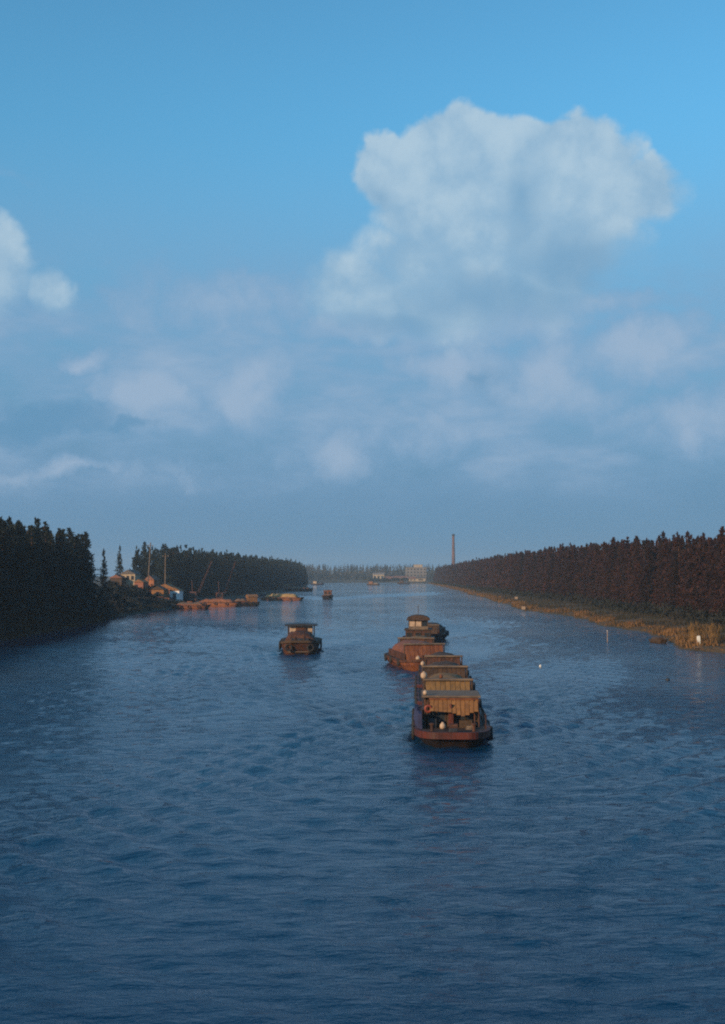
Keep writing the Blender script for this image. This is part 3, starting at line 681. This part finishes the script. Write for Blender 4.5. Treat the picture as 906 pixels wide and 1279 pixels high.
# the lone boat coming up the middle
def lone():
    t = thing('motor_boat', 'lone rusty motor boat with a flat dark canopy left of the convoy', 'boat', (-8.75, 165.2 + 6, 0), R(1.5))
    L = 13
    st, top = hull_parts(t, L, 5.3, 1.5, ('rust', 'wood', 'deck'), blunt=.44, tb=.33, sheer=.35, rail=.3, railh=.3, flare=.86, rake=1.6)
    MB().bar([(x * .95, y + .9, .30) for y, x in reversed(plan(L, 5.3, .33, .44)[:6])][0:0] + [(-w * .93, y + .85, .34) for y, w in reversed(st[:5])] + [(w * .93, y + .85, .34) for y, w in st[:5]], .12, .14).build('rubbing_strake', 'roof', t)
    mound('load_cover', 'rust', t, -2.2, 2.2, -4.7, .8, 1.55, 1.45, 21, .7, .3)
    cb = MB(); cb.box(-1.62, 1.62, 1.2, 4.4, 1.55, 3.6).build('cabin', 'cream', t, bevel=.04)
    MB().box(-.75, .75, .98, 1.18, 1.55, 3.4).build('cabin_door', 'rust', t, bevel=.03)
    for s in (-1, 1): window(t, s * 1.12 - .3, s * 1.12 + .3, 2.2, 2.7, 1.2)
    n = 8
    MB().loft([[(-2.35, y, 3.62), *[(-2.35 + 4.7 * i / n, y, 3.78 + .16 * math.sin(PI * i / n)) for i in range(n + 1)], (2.35, y, 3.62)] for y in (.3, 2.8, 5.0)]).build('canopy', 'dark', t)
    for s in (-1, 1):
        for y in (1.1, 2.8, 4.8): MB().tube([(s * 1.85, y, 1.6), (s * 1.85, y, 3.66)], .06, 6).build('canopy_post', 'wood', t)
    for s in (-1, 1):
        for y in (-3.2, -1.4, .6, 2.6, 4.6): tyre(t, (s * 2.86, y, 1.05), 'x', .5)
    tyre(t, (-1.5, -L / 2 + .35, .95), 'y', .42); tyre(t, (1.5, -L / 2 + .35, .95), 'y', .42)
    bollards(t, -L / 2 + 1.2, 1.85, (-.6, .6))
    MB().box(-1.2, 1.2, -5.3, -4.7, 1.7, 2.15).build('anchor_winch', 'dark', t, bevel=.05)
lone()

def small_boat(x, y, rz, label, L=12, B=4.6, m='hull', cab='orange', ch=2.6, fb=1.3, load=None):
    d_ = dist(y); t = thing('motor_boat', label, 'boat', (ray(x, d_), d_ + 5, 0), rz)
    hull_parts(t, L, B, fb, (m, 'rust', 'deck'), blunt=.4, tb=.3)
    MB().box(-1.7, 1.7, .5, 4.6, fb + .03, fb + ch - .35).build('cabin', cab, t, bevel=.06)
    MB().box(-2.0, 2.0, .1, 5.0, fb + ch - .347, fb + ch - .15).build('cabin_roof', 'tan', t, bevel=.05)
    for s in (-.85, .85): window(t, s - .45, s + .45, fb + .9, fb + 1.7, .5)
    if load: mound('load', load, t, -1.9, 1.9, -4.6, 0, fb, .8, 31)
    MB().tube([(0, 4.8, fb + ch - .15), (0, 4.8, fb + ch + 1.3)], .06, 6).build('mast', 'wood', t)
small_boat(409, 748, R(-2), 'small dark boat with an orange cabin far up the canal', load='gravel')
small_boat(397, 730.5, R(60), 'tiny dark boat off the tip of the left grove', L=14, cab='plaster')
small_boat(467, 731, R(72), 'sand coloured boat in front of the far white sheds', L=13, m='wood', cab='tan', load='sand')
small_boat(505, 729.5, R(80), 'low dark boat below the far factory', L=14, cab='wood')

def moored(x0, x1, y, rz, label, m, load, fb, h, cab=None, B=5.4, cside=1):
    d_ = dist(y); L = abs(ray(x1, d_) - ray(x0, d_)) / max(.5, math.sin(abs(rz)))
    t = thing('moored_barge', label, 'barge', ((ray(x0, d_) + ray(x1, d_)) / 2, d_ + 3, 0), rz)
    hull_parts(t, L, B, fb, (m, 'rust', 'deck'), blunt=.45)
    w = B / 2 - .5; c = MB(); ya, yb = -L / 2 + 2.2, L / 2 - (4.5 if cab else 1.6)
    for s in (-1, 1): c.box(s * w - .06, s * w + .06, ya, yb, fb, fb + .5)
    c.box(-w + .06, w - .06, ya, ya + .1, fb, fb + .5).box(-w + .06, w - .06, yb - .1, yb, fb, fb + .5).build('coaming', 'orange', t)
    mound('load', load, t, -w + .1, w - .1, ya + .15, yb - .15, fb + .3, h, int(x0), .8, .35)
    if cab:
        MB().box(-1.8, 1.8, yb + .4, L / 2 - .8, fb + .03, fb + 1.9).build('cabin', cab, t, bevel=.05)
        MB().loft([[(-2.1, y_, fb + 1.903), (0, y_, fb + 2.7), (2.1, y_, fb + 1.903)] for y_ in (yb + .2, L / 2 - .5)]).build('cabin_roof', 'tan', t)
        for s in (-.8, .8): window(t, s - .35, s + .35, fb + .8, fb + 1.4, yb + .4)
    for yy in (-L * .25, 0, L * .25):
        for s in (-1, 1): tyre(t, (s * (B / 2 + .16), yy, fb - .3), 'x', .4)
    return t
moored(244, 300, 757.5, R(80), 'long orange rust barge moored below the cranes on the left bank', 'lightrust', 'lightrust', 1.3, .8)
moored(286, 322, 756.5, R(-72), 'dark moored barge with a small pale cabin at the end of the orange one', 'wood', 'gravel', 1.2, .8, 'tan')
moored(326, 379, 750, R(76), 'sand laden barge moored in front of the dark left grove', 'lightrust', 'sand', 1.0, 1.5)
moored(214, 262, 760, R(84), 'low brown barge moored at the bank below the white house', 'lightrust', 'gravel', .9, .6)
moored(354, 391, 738.5, R(74), 'dark barge with a pink brown cabin moored at the far tip of the left grove', 'hull', 'gravel', 1.6, .9, 'brick')

# ------------------------------------------------------------------ left bank: houses, poles, cranes
def house(x, d, wd, dp, h, rh, label, wall='plaster', roof='tile', rz=0.0, nwin=2, floors=1, door=True, zb=None):
    X_ = ray(x, d); z = float(gz(np.array(X_), np.array(d))) - .1 if zb is None else zb
    t = thing('house', label, 'house', (X_, d, z), rz)
    MB().box(-wd / 2, wd / 2, -dp / 2, dp / 2, 0, h).build('wall', wall, t)
    MB().loft([[(-wd / 2 - .35, y, h + .004), (0, y, h + rh), (wd / 2 + .35, y, h + .004), (0, y, h + .003)] for y in (-dp / 2 - .3, dp / 2 + .3)]).build('roof', roof, t)
    fh = h / floors
    for f in range(floors):
        for i in range(nwin):
            xc = -wd / 2 + wd * (i + .5) / nwin
            if door and f == 0 and i == nwin - 1:
                MB().box(xc - .5, xc + .5, -dp / 2 - .06, -dp / 2 + .02, .05, 2.05).build('door', 'wood', t); continue
            window(t, xc - .5, xc + .5, f * fh + fh * .38, f * fh + fh * .78, -dp / 2)
    return t
house(164, 440, 5.6, 5, 6.6, 1.6, 'cream two storey house on the left bank, tallest of the group', 'plaster', 'greytile', R(-14), 3, 2, True)
house(148, 436, 4.4, 4, 5.2, 1.2, 'low dark wooden hut with a red roof left of the cream house', 'wood', 'tile', R(-10), 2, 1, True)
house(177, 412, 3.4, 3.4, 4.0, 1.0, 'small brick hut below the cream house', 'brick', 'tan', R(-18), 2)
house(191, 430, 3.4, 4, 5.0, 1.6, 'narrow orange brick hut between the two tall poles', 'lightrust', 'tile', R(-20), 1, 1, True)
house(200, 408, 4.4, 3.6, 3.3, 1.2, 'tan box hut at the edge of the left bank', 'tan', 'wood', R(-12), 1, 1, False)
house(209, 420, 7, 5, 3.4, 1.7, 'orange brick house with a tan roof behind the white gable', 'lightrust', 'tan', R(-8), 3, 1, True)
house(221, 414, 3.4, 4, 4.2, 1.1, 'white gabled hut at the right end of the house group', 'whitewash', 'tan', R(-10), 1, 1, False)
SH = []
for s_ in range(3):
    rg_ = np.random.default_rng(900 + s_); n_ = 420; v_ = rg_.normal(size=(n_, 3)); v_ /= np.linalg.norm(v_, axis=1, keepdims=True)
    r_ = rg_.random((n_, 1)) ** .45 * (.75 + .35 * np.sin(v_[:, :1] * 5 + s_) * np.cos(v_[:, 1:2] * 4))
    c_ = v_ * r_ * np.array([1.7, 1.7, 1.25]) + np.array([0, 0, 1.3])
    SH.append(np_mesh('foliage', *leaves(c_, v_ + rg_.normal(size=(n_, 3)) * .6, rg_.uniform(.4, .8, n_), rg_.uniform(.22, .45, n_), .9, rg_), 'bush'))
SHS = MB()
for i in range(7): SHS.tube([(0, 0, -.2), (math.cos(i * .9) * .25, math.sin(i * .9) * .25, .7), (math.cos(i * .9) * .9, math.sin(i * .9) * .9, 1.7)], .06, 5, .02)
SHS = SHS.build('stem', 'bark', link=False).data
for i, (px, d_, k_) in enumerate([(141, 405, 1.7), (148, 392, 1.5), (155, 398, 1.6), (160, 404, 1.2), (167, 398, 1.4), (172, 404, 1.0), (181, 402, 1.2), (185, 410, 1.6), (190, 424, 1.5), (140, 372, 1.8), (150, 366, 1.6),
        (158, 372, 1.5), (166, 380, 1.3), (175, 388, 1.3), (184, 392, 1.1), (192, 396, .9), (213, 428, 1.5), (229, 424, 1.4), (236, 430, 1.2), (133, 340, 1.8), (143, 342, 1.5), (152, 348, 1.3), (145, 322, 1.5), (134, 312, 1.6)]):
    X_ = ray(px, d_); t = thing('shrub', 'dark leafy shrub on the left bank in front of the houses', 'shrub', (X_, d_, float(gz(np.array(X_), np.array(d_))) - .15), random.uniform(0, 6), 'shrubs around the houses on the left bank')
    t.scale = (k_, k_, k_ * random.uniform(.8, 1.15)); link('foliage', SH[i % 3], t); link('stem', SHS, t)
def pole(x, d, h, label, lean=0.0):
    X_ = ray(x, d); z = float(gz(np.array(X_), np.array(d)))
    t = thing('utility_pole', label, 'pole', (X_, d, z - .3)); t.rotation_euler = (0, lean, 0)
    MB().tube([(0, 0, 0), (0, 0, h)], .26, 8, .17).build('shaft', 'roof', t)
    MB().box(-1.1, 1.1, -.06, .06, h - 1.2, h - 1.02).build('crossarm', 'wood', t)
    for x_ in (-.9, .9): MB().lathe([(.05, 0), (.09, .08), (.05, .2)], (x_, 0, h - 1.02), 8).build('insulator', 'white', t)
pole(185, 420, 18, 'tall pale pole on the left bank, left of the pair', R(3))
pole(207, 418, 15.5, 'shorter pale pole on the left bank beside the white gabled hut', 0)
def crane(x, d, zb, label, topx, topz):
    X_ = ray(x, d); t = thing('derrick_crane', label, 'crane', (X_, d, zb))
    MB().box(-2.2, 2.2, -2, 2, 0, .8).build('base', 'rust', t, bevel=.06)
    MB().box(-1.5, 1.0, -1.2, 1.2, .803, 3.2).build('cab', 'cranepaint', t, bevel=.08)
    window(t, -1.1, .6, 1.7, 2.7, -1.2)
    a = Vector((1.0, 0, 1.6)); b_ = Vector((ray(topx, d) - X_, 0, topz - zb)); L_ = (b_ - a).length
    u = (b_ - a).normalized(); s = Vector((u.z, 0, -u.x)); v = Vector((0, 1, 0)); bm_ = MB(); n = 9
    cor = lambda f, i: a + u * L_ * f + (s * (.26 if i in (0, 1) else -.26) + v * (.26 if i in (0, 3) else -.26)) * (1.15 - .75 * f)
    for i in range(4): bm_.tube([cor(0, i), cor(1, i)], .055, 5)
    for k_ in range(n):
        for i in range(4): bm_.tube([cor(k_ / n, i), cor((k_ + 1) / n, (i + 1) % 4)], .03, 4)
    bm_.build('boom', 'cranepaint', t)
    MB().tube([a + Vector((-1.5, 0, 1.4)), a + Vector((-1.8, 0, 5.5))], .12, 6).build('mast', 'cranepaint', t)
    MB().tube([a + Vector((-1.8, 0, 5.5)), b_], .04, 4).build('stay_cable', 'dark', t)
    hk = MB().tube([b_, b_ - Vector((0, 0, 4))], .035, 4).build('hoist_cable', 'dark', t)
    MB().torus(b_ - Vector((0, 0, 4.3)), .28, .09, 'y').build('hook', 'dark', hk)
crane(243, 425, 1.6, 'dark red derrick crane with a slanting boom, nearer the white hut', 265, 15.6)
crane(276, 432, 1.2, 'dark red derrick crane with a steeper boom behind the moored barges', 294.5, 15.4)
# stacks of brick and timber on the bank
def brick_stack(px, d, nx, ny, nz, label, m='lightrust'):
    X_ = ray(px, d); t = thing('brick_stack', label, 'brick stack', (X_, d, float(gz(np.array(X_), np.array(d))) - .05), random.uniform(-.4, .4))
    mb = MB()
    for k_ in range(nz):
        for i in range(nx):
            if k_ == nz - 1 and random.random() < .4: continue
            j = random.uniform(-.05, .05); mb.box(-nx * .45 + i * .9 + j, -nx * .45 + i * .9 + .84 + j, -ny * .4, ny * .4, k_ * .5, k_ * .5 + .47)
    tag(mb.build('bricks', m, t), kind='stuff')
def timber_pile(px, d, n, L_, label):
    X_ = ray(px, d); t = thing('timber_pile', label, 'timber pile', (X_, d, float(gz(np.array(X_), np.array(d))) - .05), random.uniform(1.2, 1.9))
    for r_ in range(n):
        for i in range(n - r_):
            j = random.uniform(-.3, .3); x = (i - (n - r_ - 1) / 2) * .46
            MB().tube([(x, -L_ / 2 + j, .23 + r_ * .40), (x, L_ / 2 + j, .23 + r_ * .40)], .22, 7).build('log', 'orange', t)
for i, (px, d, a_, b_, c_) in enumerate([(203, 397, 4, 3, 3), (211, 402, 3, 3, 4), (229, 408, 4, 3, 2), (236, 412, 3, 2, 3), (183, 408, 3, 3, 4), (169, 425, 4, 3, 4), (153, 425, 3, 3, 3)]):
    brick_stack(px, d, a_, b_, c_, ['reddish brick stack by the tan box hut at the water edge', 'tall orange brick stack in front of the orange brick house', 'low orange brick stack right of the white gabled hut', 'small brick stack at the foot of the nearer derrick crane', 'brick stack in front of the narrow orange hut', 'brick stack against the cream two storey house', 'brick stack by the low dark hut'][i])
timber_pile(243, 414, 4, 6, 'pile of orange brown logs under the nearer derrick crane')
timber_pile(254, 418, 5, 7, 'larger pile of orange brown logs between the two derrick cranes')
timber_pile(196, 398, 3, 4, 'small pile of logs left of the tan box hut')
# landing stage
t = thing('landing_stage', 'low timber landing stage under the cranes on the left bank', 'jetty', (ray(262, 430), 430, 0))
for i in range(26):
    MB().box(-12 + i * .92, -12 + i * .92 + .84, -3.2, 3.2, 1.0 + random.uniform(-.015, .015), 1.14).build('plank', 'wood', t)
for x in (-11, -5.5, 0, 5.5, 11):
    for y in (-2.6, 2.6): MB().tube([(x, y, -1.5), (x, y, .995)], .18, 7).build('pile', 'wood', t)

# ------------------------------------------------------------------ right bank details
t = thing('marker_post', 'white painted marker post at the water edge in front of tall reeds', 'post', (ray(871, 177), 177, .35))
MB().loft([[(x * s, y * s, z) for x, y in ((-.24, -.2), (.24, -.2), (.24, .2), (-.24, .2))] for s, z in ((1, -.5), (1, .25), (.92, 1.45), (.62, 1.6))]).build('shaft', 'white', t, bevel=.03)
t = thing('landing_plank', 'weathered plank walkway along the right bank beside the white post', 'walkway', (ray(889, 173), 173.4, .42), R(-4))
for k_ in range(3): MB().box(-2.6, 2.6, -.55 + k_ * .37, -.55 + k_ * .37 + .34, .03, .10).build('plank', 'roof', t)
for x in (-2.2, 0, 2.2): MB().box(x - .07, x + .07, -.6, .6, -.7, .027).build('trestle', 'wood', t)
tall = MB(); rd = random.Random(3)
V = []
def tall_reeds(cx, d0, n, h, label):
    t = thing('reed_clump', label, 'reeds', (cx, d0, .3), 0, None)
    mb = MB(); hd = MB()
    for i in range(n):
        x, y = rd.gauss(0, .32), rd.gauss(0, .35); hh_ = h * rd.uniform(.7, 1.05); lx, ly = rd.gauss(0, .1), rd.gauss(0, .1)
        mb.tube([(x, y, -.2), (x + lx * hh_ * .4, y + ly * hh_ * .4, hh_ * .55), (x + lx * hh_, y + ly * hh_, hh_)], .022, 3, .008)
        hd.loft([[(x + lx * hh_ * f + r_ * math.cos(a), y + ly * hh_ * f + r_ * math.sin(a), hh_ * f) for a in (0, 2.1, 4.2)] for f, r_ in ((.82, .01), (.92, .055), (1.04, .008))])
    tag(mb.build('stems', 'goldreed', t), kind='stuff'); tag(hd.build('plumes', 'goldreed', t), kind='stuff')
for i, (px, lab) in enumerate(((865, 'tall golden reed clump just left of the white post'), (877, 'tall golden reed clump just right of the white post'), (886, 'thick golden reed clump in the middle of the reed stand'), (894, 'rightmost golden reed clump at the edge of the water'))):
    tall_reeds(ray(px, 180), 180 + rd.uniform(-1, 1.5), 60, [3.5, 3.2, 3.3, 2.8][i], lab)
d_ = 191.5
t = thing('sampan', 'small brown sampan moored at the point of the right bank', 'boat', (ray(824, d_), d_ + 1.6, 0), R(10)); t.scale = (.85, .85, .8)
hull_parts(t, 5.2, 1.9, .5, ('wood', 'wood', 'wood'), blunt=.5, rail=.1, railh=.1, rake=.7)
n = 7; MB().loft([[(math.cos(PI - PI * i / n) * .82 * k_, y, .5 + math.sin(PI * i / n) * .72 * k_) for i in range(n + 1)] for y, k_ in ((-1.2, 1), (.2, 1.05), (1.5, 1))]).build('mat_cover', 'wood', t)
d_ = dist(801); t = thing('channel_pole', 'thin pale pole standing in the water off the right bank', 'pole', (ray(757.5, d_), d_, 0))
MB().tube([(0, 0, -1), (.03, 0, 1.7)], .05, 8, .04).build('shaft', 'cream', t)
MB().lathe([(.08, 1.7), (.10, 1.73), (.05, 1.83)], n=8).build('cap', 'white', t)
d_ = dist(832); tag(MB().lathe([(.03, -.16), (.12, -.11), (.16, 0), (.12, .11), (.05, .17), (.02, .22)], n=12).build('float', 'white', None, True),
    'small white net float on open water right of the convoy', 'float').location = (ray(674, d_), d_, .06)
d_ = dist(849); tag(MB().lathe([(.05, -.2), (.2, -.13), (.24, 0), (.18, .15), (.05, .22)], n=12).build('float', 'dark', None, True),
    'small dark net float on open water near the right bank', 'float').location = (ray(832, d_), d_, .05)
for px, py, lab in ((653.5, 758.5, 'pale crate at the water line among the reeds of the right bank'), (644.5, 749, 'pale crate higher among the reeds of the right bank'), (692, 746, 'small pale crate in the grass under the right bank trees')):
    d_ = dist(py + 1, .8); X_ = ray(px, d_); z = float(gz(np.array(X_), np.array(d_)))
    o = MB(); o.box(-.5, .5, -.4, .4, 0, .08)
    for s in (-1, 1):
        for zz in (.12, .38, .64): o.box(-.5, .5, s * .38 - .03, s * .38 + .03, zz, zz + .2).box(s * .48 - .03, s * .48 + .03, -.34, .34, zz, zz + .2)
    t = tag(o.build('crate', 'cream'), lab, 'crate'); t.location = (X_, d_, max(z, .1) + .35)

# ------------------------------------------------------------------ far end: sheds, factory, chimney
def shed(x0, x1, d, zt, dp, label, wall, roof='greytile', name='shed', bays=4, rh=2.5, zb=2.0):
    xa, xb = ray(x0, d), ray(x1, d); wd = xb - xa; h = zt - zb - rh
    t = thing(name, label, 'building', ((xa + xb) / 2, d, zb))
    MB().box(-wd / 2, wd / 2, -dp / 2, dp / 2, 0, h).build('wall', wall, t)
    MB().loft([[(x, -dp / 2 - .5, h + .004), (x, 0, h + rh), (x, dp / 2 + .5, h + .004), (x, 0, h + .003)] for x in (-wd / 2 - .5, wd / 2 + .5)]).build('roof', roof, t)
    for i in range(bays):
        xc = -wd / 2 + wd * (i + .5) / bays; window(t, xc - wd / bays * .27, xc + wd / bays * .27, h * .35, h * .75, -dp / 2, 'concrete')
    return t
shed(466, 480, 1650, 13.0, 10, 'long pale shed low on the far bank', 'plaster', 'concrete', bays=3)
shed(482, 496, 1600, 8, 9, 'low brown shed between the white shed and the factory', 'brick', 'tile', bays=3)
shed(493, 508, 1575, 8.5, 9, 'pinkish low shed in front of the factory', 'plaster', 'tile', bays=3)
shed(520, 531, 1480, 8, 8, 'small pale hut at the foot of the factory', 'plaster', 'greytile', bays=1)
shed(511, 520, 1500, 7.5, 8, 'small cream shed left of the pale hut', 'plaster', 'tile', bays=2)
def factory():
    d_ = 1600; X_ = ray(520, d_); t = thing('factory', 'pale flat roofed factory block rising behind the trees at the far end', 'factory', (X_, d_, 2))
    MB().box(-14, 13, -9, 9, 0, 17.5).build('wall', 'concrete', t)
    MB().box(-3, 8, -7, 7, 18.0, 21.5).build('roof_block', 'plaster', t)
    MB().box(-14.4, 13.4, -9.4, 9.4, 17.504, 17.99).build('parapet', 'concrete', t)
    for f in range(4):
        for i in range(6): window(t, -12.2 + i * 4.4, -10.2 + i * 4.4, 2.4 + f * 4, 4.0 + f * 4, -9, 'concrete')
factory()
d_ = 1500; t = thing('chimney', 'tall slender brick factory chimney rising above the right bank trees', 'chimney', (ray(566.5, d_), d_, 2))
MB().lathe([(3.0, 0), (3.0, 3), (2.6, 3.2), (1.45, 56.5)], n=20).build('shaft', 'chimney', t, True)
MB().lathe([(1.62, 56.503), (1.78, 57.2), (1.78, 58.6), (1.5, 59)], n=20).build('cap', 'dark', t)
for z in (14, 26, 38, 50): MB().lathe([(2.6 - (z - 3.2) * .0216 + .06, z), (2.6 - (z - 3.2) * .0216 + .06, z + .5)], n=20).build('band', 'rust', t)

scatter('undergrowth', 3000, lambda d, u, g: 8 + 70 * g.random(len(d)), 'bush', 4.5, 2.2, (1562, 1572))
# ------------------------------------------------------------------ haze
hz = bpy.data.materials.new('thin_haze'); hz.use_nodes = True
for n in list(hz.node_tree.nodes): hz.node_tree.nodes.remove(n)
v = hz.node_tree.nodes.new('ShaderNodeVolumePrincipled'); v.inputs['Density'].default_value = .00020
v.inputs['Color'].default_value = (.66, .86, 1.0, 1); v.inputs['Anisotropy'].default_value = .1
ho = hz.node_tree.nodes.new('ShaderNodeOutputMaterial'); hz.node_tree.links.new(v.outputs[0], ho.inputs['Volume'])
tag(MB().box(-2450, 2450, -350, 4450, -4.5, 68).build('haze', hz), kind='stuff')
